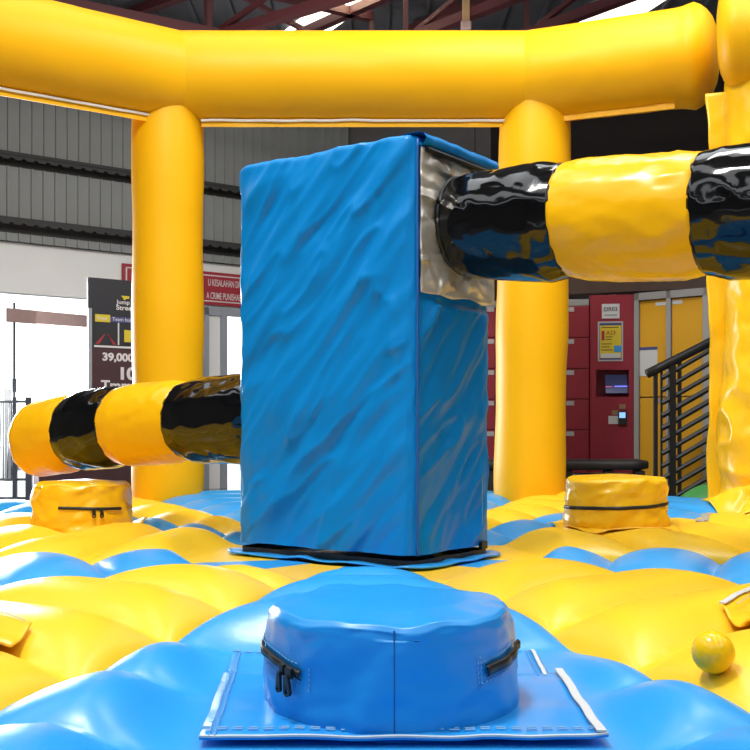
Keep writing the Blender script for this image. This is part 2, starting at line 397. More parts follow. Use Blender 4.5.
def draped_sheet(corners, name, mat, parent, lift=0.012, n=26, wr=0.006, trim=None):
    A, B, D_, E = [Vector(c) for c in corners]; rows = []
    for i in range(n + 1):
        row = []
        for j in range(n + 1):
            u, v = i / n, j / n
            p = (A * (1 - u) + B * u) * (1 - v) + (E * (1 - u) + D_ * u) * v
            zm = sum(mat_z(p.x + dx, p.y + dy) for dx in (-.06, 0, .06) for dy in (-.06, 0, .06)) / 9
            z = max(zm, mat_z(p.x, p.y)) + lift + wr * noise.noise(Vector((p.x * 9, p.y * 9, 2)))
            row.append((p.x, p.y, z))
        rows.append(row)
    return MB().grid(rows).build(name, mat, parent, smooth=True, solid=0.006), rows
def edge_strip(rows_line, width, name, mat, parent, lift=0.008):
    pts = [Vector(p) for p in rows_line]; out = []
    for i, p in enumerate(pts):
        t = pts[min(i + 1, len(pts) - 1)] - pts[max(i - 1, 0)]; t.z = 0; t.normalize(); s = Vector((t.y, -t.x, 0)) * width / 2
        out.append([p - s + Vector((0, 0, lift)), p + s + Vector((0, 0, lift))])
    return MB().grid(out).build(name, mat, parent, solid=0.004)
def stitches(line, name, mat, parent, lift=0.009, gap=1, width=0.004):
    mb = MB(); pts = [Vector(p) for p in line]; fine = []
    for a, b in zip(pts[:-1], pts[1:]): fine += [a, a.lerp(b, .5)]
    for i in range(0, len(fine) - 1, 2):
        a, b = fine[i], fine[i].lerp(fine[i + 1], 1.3); mb.tube([a + Vector((0, 0, lift)), b + Vector((0, 0, lift))], width / 2, 4)
    return mb.build(name, mat, parent)

# ------------------------------------------------------------------ inflatable frame: beam ring, columns, entrance
def tube_rad(pts, rads, n=48, wr=0.0, seed=0):
    mb = MB(); rows = []; m = len(pts)
    for i, p in enumerate(pts):
        p = Vector(p); t = (Vector(pts[min(i + 1, m - 1)]) - Vector(pts[max(i - 1, 0)])).normalized()
        up = Vector((0, 0, 1)) if abs(t.z) < 0.9 else Vector((0, -1, 0))
        a = t.cross(up).normalized(); b = a.cross(t).normalized(); row = []
        for k in range(n):
            an = 2 * PI * k / n; d = a * math.cos(an) + b * math.sin(an); q = p + d * rads[i]
            if wr: q = q + d * wr * fbm(q * 3.1 + Vector((seed, 0, 0)))
            row.append(q)
        rows.append(row)
    mb.grid(rows, closed=True); L = len(rows)
    mb.f.append(tuple(range(n - 1, -1, -1))); mb.f.append(tuple((L - 1) * n + k for k in range(n)))
    return mb
TZ = 4.09; TR = 0.385
fr = thing('inflatable_arch', (0.0, 8.57, 0.3), 'yellow inflatable frame of thick overhead beams on round columns at the mat edge', 'inflatable frame')
PP = [Vector((-4.3, 6.75, TZ - .03)), Vector((-1.67, 8.57, TZ)), Vector((1.30, 8.57, TZ)), Vector((2.52, 8.05, TZ - 0.01))]
def beam(a, b, ra, rb, name, cap_a=False, cap_b=False, seg=40):
    """one inflated beam length, swelling between its pinched joints"""
    L = (b - a).length; d = (b - a).normalized(); pts = []; rads = []
    if cap_a:
        for j in range(7): ph = PI / 2 * j / 7; pts.append(a - d * (0.16 * math.cos(ph))); rads.append(TR * max(0.02, math.sin(ph)) ** 0.5)
    for j in range(seg + 1):
        t = j / seg; pts.append(a + d * (L * t)); e0 = t * L; e1 = (1 - t) * L
        k = TR
        k -= (TR - ra) * math.exp(-e0 / 0.06) + (TR - rb) * math.exp(-e1 / 0.06); rads.append(k)
    if cap_b:
        for j in range(1, 8): ph = PI / 2 * j / 7; pts.append(b + d * (0.24 * math.sin(ph))); rads.append((rb + .02) * max(0.02, math.cos(ph)) ** 0.75)
    return tube_rad(pts, rads, 56, wr=0.006).build(name, M['beam_yellow'], fr, smooth=True)
b1 = beam(PP[0], PP[1] + (PP[1] - PP[0]).normalized() * 0.10, TR + .03, TR - 0.02, 'beam', False, False)
b2 = beam(PP[1] - Vector((0.07, 0, 0)), PP[2] + Vector((0.07, 0, 0)), TR - 0.02, TR - 0.02, 'beam')
b3 = beam(PP[2] + (PP[2] - PP[3]).normalized() * 0.05, PP[3], TR - 0.02, TR + 0.015, 'beam', False, True)
b4 = beam(Vector((2.67, 7.30, 3.97)), Vector((4.6, 6.5, 3.99)), TR - 0.01, TR, 'beam', True, False)
def flap_along(a, b, parent, z0, dz, off=-0.05, bow=0.0):
    rows = []; d = (b - a); n = 30; nrm = Vector((d.y, -d.x, 0)).normalized()
    if nrm.y > 0: nrm = -nrm
    for i in range(n + 1):
        p = a.lerp(b, i / n) + nrm * (-off); wv = 0.006 * noise.noise(Vector((i * .35, 1, 0)))
        rows.append([p + Vector((0, wv, z0)), p + Vector((0, wv * 2, z0 + dz + wv))])
    return MB().grid(rows).build('seam_flap', M['beam_yellow'], parent, solid=0.006)
def seam_line_along(a, b, parent, z0, off=0.08):
    d = (b - a); nrm = Vector((d.y, -d.x, 0)).normalized()
    if nrm.y > 0: nrm = -nrm
    n = 30; pts = [a.lerp(b, i / n) + nrm * off + Vector((0, 0, z0 + 0.010 * noise.noise(Vector((i * .3, 5, 0))))) for i in range(n + 1)]
    return MB().tube(pts, 0.011, 6).build('white_seam_line', M['white_trim'], parent)  # thin white line along the beam seam
for bo, a, b in ((b1, PP[0], PP[1] - (PP[1] - PP[0]).normalized() * .15), (b2, PP[1] + Vector((.2, 0, 0)), PP[2] - Vector((.2, 0, 0)))):
    flap_along(a, b, bo, -TR + 0.02, -0.075, -0.10)
    seam_line_along(a, b, bo, -TR - 0.005, 0.115)
flap_along(PP[2] + Vector((.2, -.08, 0)), PP[2].lerp(PP[3], .93), b3, -TR + 0.02, -0.06, -0.10)
for bo, a, b in ((b1, PP[0], PP[1]), (b2, PP[1], PP[2]), (b3, PP[2], PP[3])):
    flap_along(a, b, bo, TR - 0.015, 0.035, -0.03)
def column(x, y, r, lean=0.0, name='column', mat='beam_yellow', wr=0.004, z0=0.36, z1=4.0):
    pts = []; rads = []; n = 40
    for i in range(n + 1):
        t = i / n; pts.append(Vector((x - lean * (1 - t), y, z0 + (z1 - z0) * t))); rads.append(r + 0.006 * math.sin(t * 17) - 0.03 * math.exp(-t * 40))
    return tube_rad(pts, rads, 48, wr=wr, seed=x).build(name, M[mat], fr, smooth=True)
cl = column(-1.775, 8.57, 0.300)
cr_ = column(1.375, 8.57, 0.302, lean=0.055)
# entrance column with a loose wrinkled cover, its side flap and the gathered hem
def drape_column():
    rows = []; nz = 150; n = 110; x0, y0 = 2.90, 7.38
    for i in range(nz + 1):
        z = 0.44 + 3.4 * i / nz; row = []
        slack = math.exp(-((z - 1.05) / 0.45) ** 2)
        rr = 0.30 + 0.05 * slack + (0.07 * math.exp(-((z - 0.5) / 0.1) ** 2))
        for k in range(n):
            an = 2 * PI * k / n; d = Vector((math.cos(an), math.sin(an), 0)); q = Vector((x0, y0, z)) + d * rr
            s = Vector((q.x * 5 + q.z * 2, q.y * 5, q.z * 3.2))
            q = q + d * (0.018 * fbm(s, 3) + 0.05 * slack * (ridge((q.x * 3 + q.z * 2.5, q.y * 3, q.z * 2)) - .5))
            row.append(q)
        rows.append(row)
    mb = MB().grid(rows, closed=True)
    return mb.build('column_cover', M['drape_yellow'], fr, smooth=True)
dc = drape_column()
rows = []
for i in range(121):
    z = 0.44 + 3.20 * i / 120; e = 0.018 * noise.noise(Vector((0, 0, z * 4))) + 0.012 * math.sin(z * 5) - 0.05 * math.exp(-((z - .44) / .12))
    row = []
    for k in range(9):
        t = k / 8; row.append((2.53 + e * (1 - t) + 0.155 * t, 7.58 - 0.03 * t + 0.02 * math.sin(z * 9 + t * 2) * (1 - t), z))
    rows.append(row)
MB().grid(rows).build('side_flap', M['drape_yellow'], dc, smooth=True, solid=0.008)
rows = [[(2.622 + .008 * noise.noise(Vector((3, 0, z * 3))) + dx, 7.33 + .012 * noise.noise(Vector((7, 0, z * 3))), z) for dx in (0, 0.018)] for z in [0.5 + 3.2 * i / 60 for i in range(61)]]
MB().grid(rows).build('seam', mat_basic('orange_seam', (0.80, 0.28, 0.006), 0.5), dc, solid=0.006)
# gathered hem on the mat
rows = []
for i in range(41):
    u = i / 40; row = []
    for k in range(31):
        v = k / 30; x = 2.36 + 0.75 * u; y = 7.25 - 0.45 * v - 0.1 * u
        hgt = 0.15 * math.sin(PI * min(1, u * 1.15)) * math.sin(PI * v) * (0.6 + 0.8 * ridge((x * 4, y * 5, 1)))
        row.append((x, y, mat_z(x, y) + 0.01 + max(0, hgt) + .02 * abs(noise.noise(Vector((x * 9, y * 9, 0))))))
    rows.append(row)
MB().grid(rows).build('gathered_hem', M['drape_yellow'], dc, smooth=True, solid=0.006)

# ------------------------------------------------------------------ sweeper tower with its two padded arms
tA = Vector((0.180, 4.535, 0)); tL = Vector((-0.70, 5.13, 0)); tR = Vector((0.575, 5.04, 0)); tB = tL + tR - tA
tc = (tA + tB) / 2
tz0, tz1 = 0.470, 2.44
tw = thing('sweeper_tower', (tc.x, tc.y, 0.45), 'tall blue padded box tower with two striped sweeper arms, standing mid mat', 'rotating sweeper')
eu = (tR - tA); ev = (tL - tA); lu, lv = eu.length, ev.length; eu.normalize(); ev.normalize()
def outline(inset, rc=0.035, step=0.014):
    """rounded rectangle in (u along right face, v along left face); returns list of (u, v, nu, nv)"""
    hu, hv = lu / 2 - inset, lv / 2 - inset; rc = max(0.004, rc - inset * .2); out = []
    def line(p, q, nrm):
        m = max(2, int(math.hypot(q[0] - p[0], q[1] - p[1]) / step))
        for i in range(m): t = i / m; out.append((p[0] + (q[0] - p[0]) * t, p[1] + (q[1] - p[1]) * t, *nrm))
    def arc(cx, cy, a0):
        for i in range(5): a = a0 + PI / 2 * i / 5; out.append((cx + rc * math.cos(a), cy + rc * math.sin(a), math.cos(a), math.sin(a)))
    line((hu, -hv + rc), (hu, hv - rc), (1, 0)); arc(hu - rc, hv - rc, 0)
    line((hu - rc, hv), (-hu + rc, hv), (0, 1)); arc(-hu + rc, hv - rc, PI / 2)
    line((-hu, hv - rc), (-hu, -hv + rc), (-1, 0)); arc(-hu + rc, -hv + rc, PI)
    line((-hu + rc, -hv), (hu - rc, -hv), (0, -1)); arc(hu - rc, -hv + rc, 1.5 * PI)
    return out
def tuv(u, v, z): return Vector((tc.x, tc.y, 0)) + eu * u + ev * v + Vector((0, 0, z))
base_o = outline(0)
def cover_mesh(z0, z1, grow, close=True, amp=1.0, nz=130):
    rows = []
    prof = [(z0 + (z1 - 0.03 - z0) * i / nz, 0.0) for i in range(nz + 1)]
    if close: prof += [(z1 - 0.03 + 0.03 * math.sin(a), 0.03 * (1 - math.cos(a))) for a in (0.4, 0.8, 1.2, PI / 2)]
    for (z, ins) in prof:
        row = []
        for (u, v, nu, nv) in base_o:
            uu, vv = u + nu * (grow - ins), v + nv * (grow - ins)
            edge = min(1.0, min(abs(abs(u) - lu / 2) if abs(nv) > .5 else 1, abs(abs(v) - lv / 2) if abs(nu) > .5 else 1) / 0.10)
            # long diagonal folds, lower left to upper right as seen from the camera
            s = -v if abs(nu) < .5 else u
            s = (v if abs(nu) > abs(nv) else u)
            kdir = -1 if abs(nu) > abs(nv) else 1
            a = (z * 0.75 + kdir * s * 0.85 * (1 if nu + nv > 0 else 1)); c = (z * 0.75 - kdir * s * 0.85)
            f = fbm((a * 0.9, c * 4.2, 3 * nu + 5 * nv), 3)
            f2 = fbm((a * 2.2, c * 9.0, 7 + 3 * nu), 2)
            puff = 0.018 * edge
            fr_ = ridge((a * 0.8 + 3, c * 3.4, 11 + 3 * nu + 5 * nv)) - .5
            d = amp * (puff * .8 + 0.024 * f * (0.25 + .75 * edge) + 0.020 * fr_ * edge + 0.009 * f2 + 0.008 * (ridge((a * 2.0 + 1, c * 8.0, 4 + 3 * nu)) - .5) * edge + 0.014 * edge * max(0, ridge((a * 1.3 + 6 + .3 * f, c * 5.0 + .6 * f, 17 + 3 * nu))) ** 5)
            if nv < -.5 and z > 1.68: d *= .25
            row.append(tuv(uu + nu * d, vv + nv * d, z + 0.006 * noise.noise(Vector((u * 4, v * 4, 1))) * (1 if ins else 0)))
        rows.append(row)
    mb = MB().grid(rows, closed=True)
    if close: 
        n = len(rows[0]); L = len(rows); mb.f.append(tuple((L - 1) * n + k for k in range(n)))
    return mb
cover = cover_mesh(tz0 + 0.05, tz1, 0.0).build('cover', M['tower_blue'], tw, smooth=True)
cover_mesh(tz0 - 0.03, tz0 + 0.055, -0.004, close=False, amp=0.35, nz=6).build('hem_band', M['black'], cover, smooth=True)
# piping up the near vertical edge
hu, hv = lu / 2, lv / 2
pp = []
for i in range(60):
    z = tz0 + 0.05 + (tz1 - 0.08 - tz0) * i / 59
    pp.append(tuv(-hu + 0.004, -hv - 0.012 + 0.004 * noise.noise(Vector((0, 0, z * 6))), z))
# the face carrying the right arm is the one through A and R (normal -v); the wide face is through A and L (normal -u)
MB().tube(pp, 0.007, 6).build('edge_piping', M['seam_blue'], cover, smooth=True)
# silver crumpled panel at the top of the arm side
rows = []
for i in range(61):
    z = 1.715 + 0.66 * i / 60; row = []
    for k in range(41):
        u = -hu + 0.008 + (lu - 0.012) * k / 40
        q = tuv(u, -hv - 0.030, z); ee = min(1, min(k, 40 - k) / 5, min(i, 60 - i) / 6); s = (.12 + .88 * ee) * (0.020 * (ridge((u * 5 + z * 3, z * 6, 2)) - .3) + 0.012 * fbm((u * 11, z * 11, 0)))
        row.append(q - ev * s + Vector((0, 0, -.015 * noise.noise(Vector((u * 7, 0, 9))) if i == 0 else 0)))
    rows.append(row)
MB().grid(rows).build('silver_panel', M['silver'], tw, smooth=True, solid=0.006)
# lid: top cushion that overhangs the arm side
rows = []
for (z, gr) in ((tz1 - 0.02, 0.0), (tz1 - 0.06, 0.030), (tz1 - 0.055, 0.05), (tz1 - 0.03, 0.058), (tz1 - 0.008, 0.05), (tz1 + 0.002, 0.025), (tz1 + 0.001, -0.06)):
    row = []
    for i in range(61):
        u = -hu + 0.0 + (lu + 0.0) * i / 60
        row.append(tuv(u, -hv - gr - 0.008 * fbm((u * 9, z * 30, 0)), z + 0.006 * noise.noise(Vector((u * 8, 0, gr * 20)))))
    rows.append(row)
MB().grid(rows).build('lid_flap', M['tower_blue'], tw, smooth=True)
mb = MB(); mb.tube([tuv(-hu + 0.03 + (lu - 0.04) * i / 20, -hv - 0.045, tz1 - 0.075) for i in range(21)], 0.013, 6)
mb.build('gap_shadow', M['black'], tw)  # black strip drawn in for the shade gap below the lid
# back seam stitching and hook strip on the arm side
mb = MB(); mb.tube([tuv(hu - 0.10, -hv - 0.022, tz0 + .08 + i * 0.05) for i in range(7)], 0.002, 4)
mb.build('stitching', M['white_thread'], cover)
MB().box(tuv(hu - 0.09, -hv - 0.02, tz0 + 0.05), (0.05, 0.02, 0.035), math.atan2(eu.y, eu.x)).build('hook_tab', M['black'], cover)

AX = -ev.copy()            # right arm direction (towards camera right); left arm is the opposite
def arm_axis(side, tab):
    def f(t):
        for (t0, z0, r0), (t1, z1, r1) in zip(tab[:-1], tab[1:]):
            if t <= t1 or (t1, z1, r1) == tab[-1]:
                k = (t - t0) / (t1 - t0); k = max(0, min(1, k)); z = z0 + (z1 - z0) * k; r = r0 + (r1 - r0) * k
                p = Vector((tc.x, tc.y, 0)) + AX * side * t; return Vector((p.x, p.y, z)), r
    return f
ra = arm_axis(1, [(.5, 2.06, .215), (.60, 2.06, .226), (1.0, 2.035, .25), (1.67, 1.985, .25), (2.9, 1.93, .25), (3.1, 1.92, .25)])
la = arm_axis(-1, [(.5, 1.16, .235), (.85, 1.155, .232), (1.24, 1.145, .222), (1.7, 1.12, .232), (2.05, 1.095, .232), (2.6, 1.03, .228), (3.0, .99, .22)])
def arm_band(axis, side, t0, t1, name, mat, parent, end=False, seed=0, lip=0.0):
    n = 72; rows = []; m = max(14, int((t1 - t0) / 0.016)); ts = [(t0 + (t1 - t0) * i / m, 1.0) for i in range(m + 1)]
    if end:
        rr = axis(t1)[1]
        ts += [(t1 + rr * .55 * math.sin(a), math.cos(a) ** .75) for a in [PI / 2 * j / 9 for j in range(1, 9)]] + [(t1 + rr * .55, 0.02)]
    for t, k in ts:
        p, r = axis(t); d = AX * side; b = Vector((0, 0, 1)); a = d.cross(b); row = []
        ed = min(1.0, min(abs(t - t0), abs(t - t1) if not end else 1) / 0.10)
        for j in range(n):
            an = 2 * PI * j / n; q = a * math.cos(an) + b * math.sin(an)
            sv = Vector((t * 3.2 + an * .55 + seed, math.cos(an) * 1.5 + t * 1.4, math.sin(an) * 1.5))
            f = 0.006 * (ridge(sv * 1.3) - .55) * (0.35 + .65 * ed) + 0.004 * (ridge(sv * 3.1 + Vector((5, 0, 0))) - .5)
            sag = -0.012 * max(0, -math.sin(an)) * ed
            row.append(p + q * (r * k + f * min(1, k + .3) + 0.012 * ed - sag))
        rows.append(row)
    mb = MB().grid(rows, closed=True); L = len(rows)
    mb.f.append(tuple(range(n - 1, -1, -1))); mb.f.append(tuple((L - 1) * n + k for k in range(n)))
    return mb.build(name, mat, parent, smooth=True)
rarm = thing('sweeper_arm', (0, 0, 0), '', ''); 
for k in ('label', 'category'): del rarm[k]
rarm['label'] = 'upper right striped arm in front of the silver panel'
rarm.parent = tw; rarm.location = Vector((0.6, 4.65, 2.06)) - tw.location
larm = thing('sweeper_arm', (0, 0, 0), '', '')
for k in ('label', 'category'): del larm[k]
larm['label'] = 'lower left striped arm with rounded yellow end'
larm.parent = tw; larm.location = Vector((-0.6, 5.5, 1.15)) - tw.location
bpy.context.view_layer.update()
def wl_arm(o): return Vector(tw.location) + Vector(o.location)
arm_band(ra, 1, 0.555, 1.13, 'black_band', M['arm_black'], rarm, seed=1)
arm_band(ra, 1, 1.12, 1.725, 'yellow_band', M['arm_yellow'], rarm, seed=4)
arm_band(ra, 1, 1.715, 2.4, 'black_band', M['arm_black'], rarm, seed=9)
arm_band(ra, 1, 2.39, 2.85, 'yellow_band', M['arm_yellow'], rarm, end=True, seed=14)
arm_band(la, -1, 0.56, 1.225, 'black_band', M['arm_black'], larm, seed=21)
arm_band(la, -1, 1.215, 1.76, 'yellow_band', M['arm_yellow'], larm, seed=25)
arm_band(la, -1, 1.75, 2.18, 'black_band', M['arm_black'], larm, seed=31)
arm_band(la, -1, 2.17, 2.53, 'yellow_band', M['arm_yellow'], larm, end=True, seed=37)
# cuff where the right arm is sewn to the panel
p, r = ra(0.57); d = AX; b = Vector((0, 0, 1)); a = d.cross(b)
for off, rr in ((0.006, 0.007),):
    pts = [p + d * off + (a * math.cos(2 * PI * j / 48) + b * math.sin(2 * PI * j / 48)) * (r + 0.006 + .004 * noise.noise(Vector((j * .4, off, 0)))) for j in range(49)]
    MB().tube(pts, rr, 6).build('cuff_rib', M['black'], rarm, smooth=True)

# skirt sheet under the tower
rows = []
sk = []
for ring, grow in enumerate((-0.02, 0.02, 0.05, 0.075)):
    row = []
    for (u, v, nu, nv) in outline(0, 0.05, 0.04):
        q = tuv(u + nu * grow * (1.0), v + nv * grow, 0)
        z = mat_z(q.x, q.y) + 0.012 + 0.014 * noise.noise(Vector((q.x * 7, q.y * 7, 3)))
        row.append((q.x, q.y, min(z, 0.50)))
    rows.append(row)
MB().grid(rows, closed=True).build('base_skirt', M['sheet_blue'], tw, smooth=True, solid=0.006)

# ------------------------------------------------------------------ pedestals
def pod(idx, name, matk, label, r=0.30, h=0.27, seed=0, crumple=1.0):
    x, y, z = PODS[idx]
    root = thing(name, (x, y, z), label, 'pedestal', 'round padded pedestals on the mat')
    prof = [(r * .955, 0.0), (r * .99, 0.02), (r * 1.0, 0.05), (r * .995, 0.10), (r * .975, 0.15), (r * .965, 0.20), (r * .955, h - 0.025), (r * .94, h - 0.008), (r * .91, h + 0.002), (r * .8, h + 0.006), (r * .6, h + 0.014), (r * .35, h + 0.02), (0.01, h + 0.022)]
    # densify
    fine = []
    for (r0, z0), (r1, z1) in zip(prof[:-1], prof[1:]):
        for i in range(5): t = i / 5; fine.append((r0 + (r1 - r0) * t, z0 + (z1 - z0) * t))
    fine.append(prof[-1]); n = 110; rows = []
    def surf(an, rr, zz):
        q = Vector((math.cos(an) * rr, math.sin(an) * rr, zz))
        s = q * 6 + Vector((seed, 0, an * .3)); side = 1 if zz < h - 0.01 else 0.5
        f = crumple * (0.012 * fbm((math.cos(an) * 2.2 + seed, math.sin(an) * 2.2, zz * 9 + math.sin(an * 2) * .8), 3) * side)
        rim = math.exp(-((zz - (h - 0.01)) / 0.02) ** 2) * (1 if rr > r * .8 else 0)
        f += crumple * rim * 0.008 * noise.noise(Vector((an * 4, seed, 0)))
        d = Vector((math.cos(an), math.sin(an), 0)); up = 0.010 * crumple * noise.noise(q * 7 + Vector((seed, 3, 0))) if zz > h - 0.03 else 0
        fade = min(1, rr / (0.85 * r)) ** 3
        return Vector((x, y, z)) + q + d * f * fade + Vector((0, 0, up * fade + (0.008 * noise.noise(Vector((an * 3, 1, seed))) if zz > h - .03 else 0) * fade))
    def rad_at(zz):
        for (r0, z0), (r1, z1) in zip(prof[:8], prof[1:9]):
            if z0 <= zz <= z1: return r0 + (r1 - r0) * (zz - z0) / (z1 - z0)
        return r
    for (rr, zz) in fine: rows.append([surf(2 * PI * k / n, rr, zz) for k in range(n)])
    mbp = MB().grid(rows, closed=True); mbp.f.append(tuple((len(rows) - 1) * n + k for k in range(n)))
    cov = mbp.build('cover', M[matk], root, smooth=True)
    def on(anf, zz, out):
        an = anf; p_ = surf(an, rad_at(zz), zz); return p_ + Vector((math.cos(an), math.sin(an), 0)) * out
    def band(a0, a1, z0, z1, hh, out, name, mat, parent=cov, m=40):
        rws = []
        for i in range(m + 1):
            t = i / m; an = a0 + (a1 - a0) * t; zz = z0 + (z1 - z0) * t
            rws.append([on(an, zz - hh / 2, out * .4), on(an, zz - hh * .3, out), on(an, zz + hh * .3, out), on(an, zz + hh / 2, out * .4)])
        return MB().grid(rws).build(name, mat, parent, smooth=True, solid=0.003)
    def thread(pts, name='stitching', parent=cov, wd=0.0016, mat=None):
        mb = MB()
        for i in range(0, len(pts) - 1, 2): mb.tube([pts[i], pts[i + 1]], wd, 4)
        return mb.build(name, mat or M['white_thread'], parent)
    return root, cov, on, band, thread
def puller(on, an, z0, L, parent, tilt=0.0, w_=0.022, split=True):
    """slider body and pull tab with its hole"""
    rt = Vector((-math.sin(an), math.cos(an), 0)); nr = Vector((math.cos(an), math.sin(an), 0)); p = on(an, z0, 0.012)
    mb = MB()
    mb.prism([p + rt * a + Vector((0, 0, b)) for a, b in ((-w_ * .5, .012), (w_ * .5, .012), (w_ * .45, -.012), (-w_ * .45, -.012))], nr * 0.010)
    s = mb.build('zip_slider', M['black'], parent, bevel=0.002)
    mb = MB(); dn = (Vector((0, 0, -1)) + rt * tilt).normalized(); q = p + nr * 0.010
    sd = nr.cross(dn).normalized(); t = 0.007
    # outer and inner loops of the tab with a round hole near its end
    N = 20; out = []; inn = []
    for i in range(N):
        a = 2 * PI * i / N; cx, cy = math.cos(a), math.sin(a)
        out.append(q + dn * (L - w_ * .55) + sd * cx * w_ * .52 + dn * cy * w_ * .52); inn.append(q + dn * (L - w_ * .55) + sd * cx * w_ * .24 + dn * cy * w_ * .24)
    rows = [out, [v + nr * t for v in out], [v + nr * t for v in inn], inn, out]
    mb.grid(rows, closed=True)
    mb.prism([q + sd * a + dn * b for a, b in ((-w_ * .3, 0.004), (w_ * .3, 0.004), (w_ * .48, L - w_ * .8), (-w_ * .48, L - w_ * .8))], nr * t)
    mb.build('zip_pull', M['black'], parent)
fp, cov, on, band, thread = pod(0, 'padded_pedestal', 'pod_blue', 'round blue padded pedestal in the foreground on a blue base sheet', r=0.302, h=0.250, seed=2.0, crumple=1.0)
def fa(px):       # angle on the front pod that shows at picture column px (approx.)
    x = (px - 375) / FOC * 2.2 - PODS[0][0]; x = max(-.30, min(.30, x)); return -PI / 2 + math.asin(x / 0.302)
z0a, z0b = R(-178), R(-140)
band(R(-186), R(-131), .170, .132, .018, .010, 'zip', M['black'])
zz_ = .135
puller(on, R(-136), .135, .050, cov, 0.12, w_=.022); puller(on, R(-141), .138, .050, cov, -0.05, w_=.016)
band(R(-47), R(-6), .140, .158, .022, .010, 'zip', M['black'])
thread([on(R(-183 + i * 1.2), .185 - .030 * i / 42 , .003) for i in range(43)])
thread([on(R(-183 + i * 1.2), .142 - .030 * i / 42, .003) for i in range(43)])
thread([on(R(-127), .10 + .05 * i / 9, .003) for i in range(10)])
thread([on(R(-50), .105 + .07 * i / 13, .003) for i in range(14)]); thread([on(R(-51.5), .105 + .07 * i / 13, .003) for i in range(14)])
thread([on(R(-50 + i * 1.2), .115 + .02 * i / 28, .003) for i in range(34)]); thread([on(R(-50 + i * 1.2), .160 + .02 * i / 28, .003) for i in range(28)])
sang = -PI / 2 + 0.01
mb = MB(); mb.tube([on(sang, .02 + .222 * i / 24, -.0005) for i in range(25)], .002, 6); mb.build('vertical_seam', M['seam_blue'], cov)
mb = MB(); mb.tube([on(R(-175 + i * 3.4), .016, .001) for i in range(50)], .006, 6); mb.build('bottom_cord', M['seam_blue'], cov)
# base sheet: two layers, back layer narrower
x0, y0 = PODS[0][:2]
sh, rws = draped_sheet([(-.365, 2.075, 0), (.485, 2.075, 0), (.495, 2.62, 0), (-.395, 2.62, 0)], 'base_sheet', M['sheet_blue'], fp, 0.016)
frontl = [r_[0] for r_ in rws]; rightl = rws[-1]; leftl = rws[0]
edge_strip(frontl, .008, 'white_edging', M['grey_trim'], sh, .006); edge_strip([Vector(p) + Vector((-.014, 0, 0)) for p in rightl], .020, 'white_edging', M['grey_trim'], sh, .010)
stitches([Vector(p) + Vector((.02, 0, 0)) for p in leftl], 'stitching', M['white_thread'], sh, .010); stitches([Vector(p) + Vector((.032, 0, 0)) for p in leftl], 'stitching', M['white_thread'], sh, .010)
stitches([r_[2] for r_ in rws], 'stitching', M['white_thread'], sh, .010); stitches([Vector(r_[2]) + Vector((0, .012, 0)) for r_ in rws], 'stitching', M['white_thread'], sh, .010)
sh2, rws = draped_sheet([(-.385, 2.60, 0), (.455, 2.60, 0), (.465, 2.88, 0), (-.405, 2.86, 0)], 'base_sheet', M['sheet_blue'], fp, 0.012)
edge_strip([Vector(p) + Vector((-.012, 0, 0)) for p in rws[-1]], .010, 'white_edging', M['grey_trim'], sh2, .008)
stitches([Vector(p) + Vector((.02, 0, 0)) for p in rws[0]], 'stitching', M['white_thread'], sh2, .010); stitches([Vector(p) + Vector((-.03, 0, 0)) for p in rws[-1]], 'stitching', M['white_thread'], sh2, .010)
stitches([Vector(r_[-2]) for r_ in rws], 'stitching', M['white_thread'], sh2, .010)

lp, cov, on, band, thread = pod(1, 'padded_pedestal', 'pod_yellow', 'yellow padded pedestal under the left arm, zip with two pulls', r=0.293, h=0.29, seed=7.0, crumple=1.7)
band(R(-100), R(-25), .165, .150, .018, .008, 'zip', M['black'])
puller(on, R(-62), .150, .045, cov, 0, w_=.022); puller(on, R(-54), .150, .045, cov, 0, w_=.022)
draped_sheet([(-2.0, 5.62, 0), (-1.46, 5.66, 0), (-1.44, 6.3, 0), (-2.06, 6.3, 0)], 'base_sheet', M['sheet_yellow'], lp, 0.012)
rp, cov, on, band, thread = pod(2, 'padded_pedestal', 'pod_yellow', 'yellow padded pedestal right of the tower with a black zip line all across', r=0.30, h=0.285, seed=12.0, crumple=1.5)
band(R(-185), R(5), .118, .150, .016, .004, 'zip', M['black'], m=80)
draped_sheet([(1.05, 5.45, 0), (1.68, 5.42, 0), (1.75, 6.1, 0), (1.05, 6.1, 0)], 'base_sheet', M['sheet_yellow'], rp, 0.012)

# loose yellow base sheets at the picture's edges
def loose(name, pix, label):
    pts = [ray_mat(*p) for p in pix]
    s, rws = draped_sheet(pts, name, M['sheet_yellow'], None, 0.02)
    tag(s, label, 'base sheet', 'yellow base sheets on the mat')
    return s, rws
s, rws = loose('base_sheet', [(-60, 690), (32, 631), (-12, 617), (-110, 640)], 'stitched yellow base sheet corner lying on the mat at the far left edge')
stitches([Vector(p) + Vector((-.02, 0, 0)) for p in rws[-1]], 'stitching', M['grey_trim'], s, .010)
s, rws = loose('base_sheet', [(722, 613), (790, 650), (830, 610), (765, 592)], 'stitched yellow base sheet corner behind the ball at the right edge')
edge_strip(rws[0], .02, 'edging', M['grey_trim'], s, .008); stitches([Vector(p) + Vector((.04, -.01, 0)) for p in rws[0]], 'stitching', M['grey_trim'], s, .010)

# ball
bk = ray_mat(713, 657, 0.05)
mb = MB(); rows = []
for i in range(25):
    ph = PI * i / 24; rows.append([(bk.x + .051 * math.sin(ph) * math.cos(2 * PI * k / 36), bk.y + .051 * math.sin(ph) * math.sin(2 * PI * k / 36), bk.z + .058 + .051 * math.cos(ph)) for k in range(36)])
ball = mb.grid(rows, closed=True).build('ball', M['ball'], None, smooth=True); tag(ball, 'small glossy yellow plastic ball lying on the mat at right', 'ball')

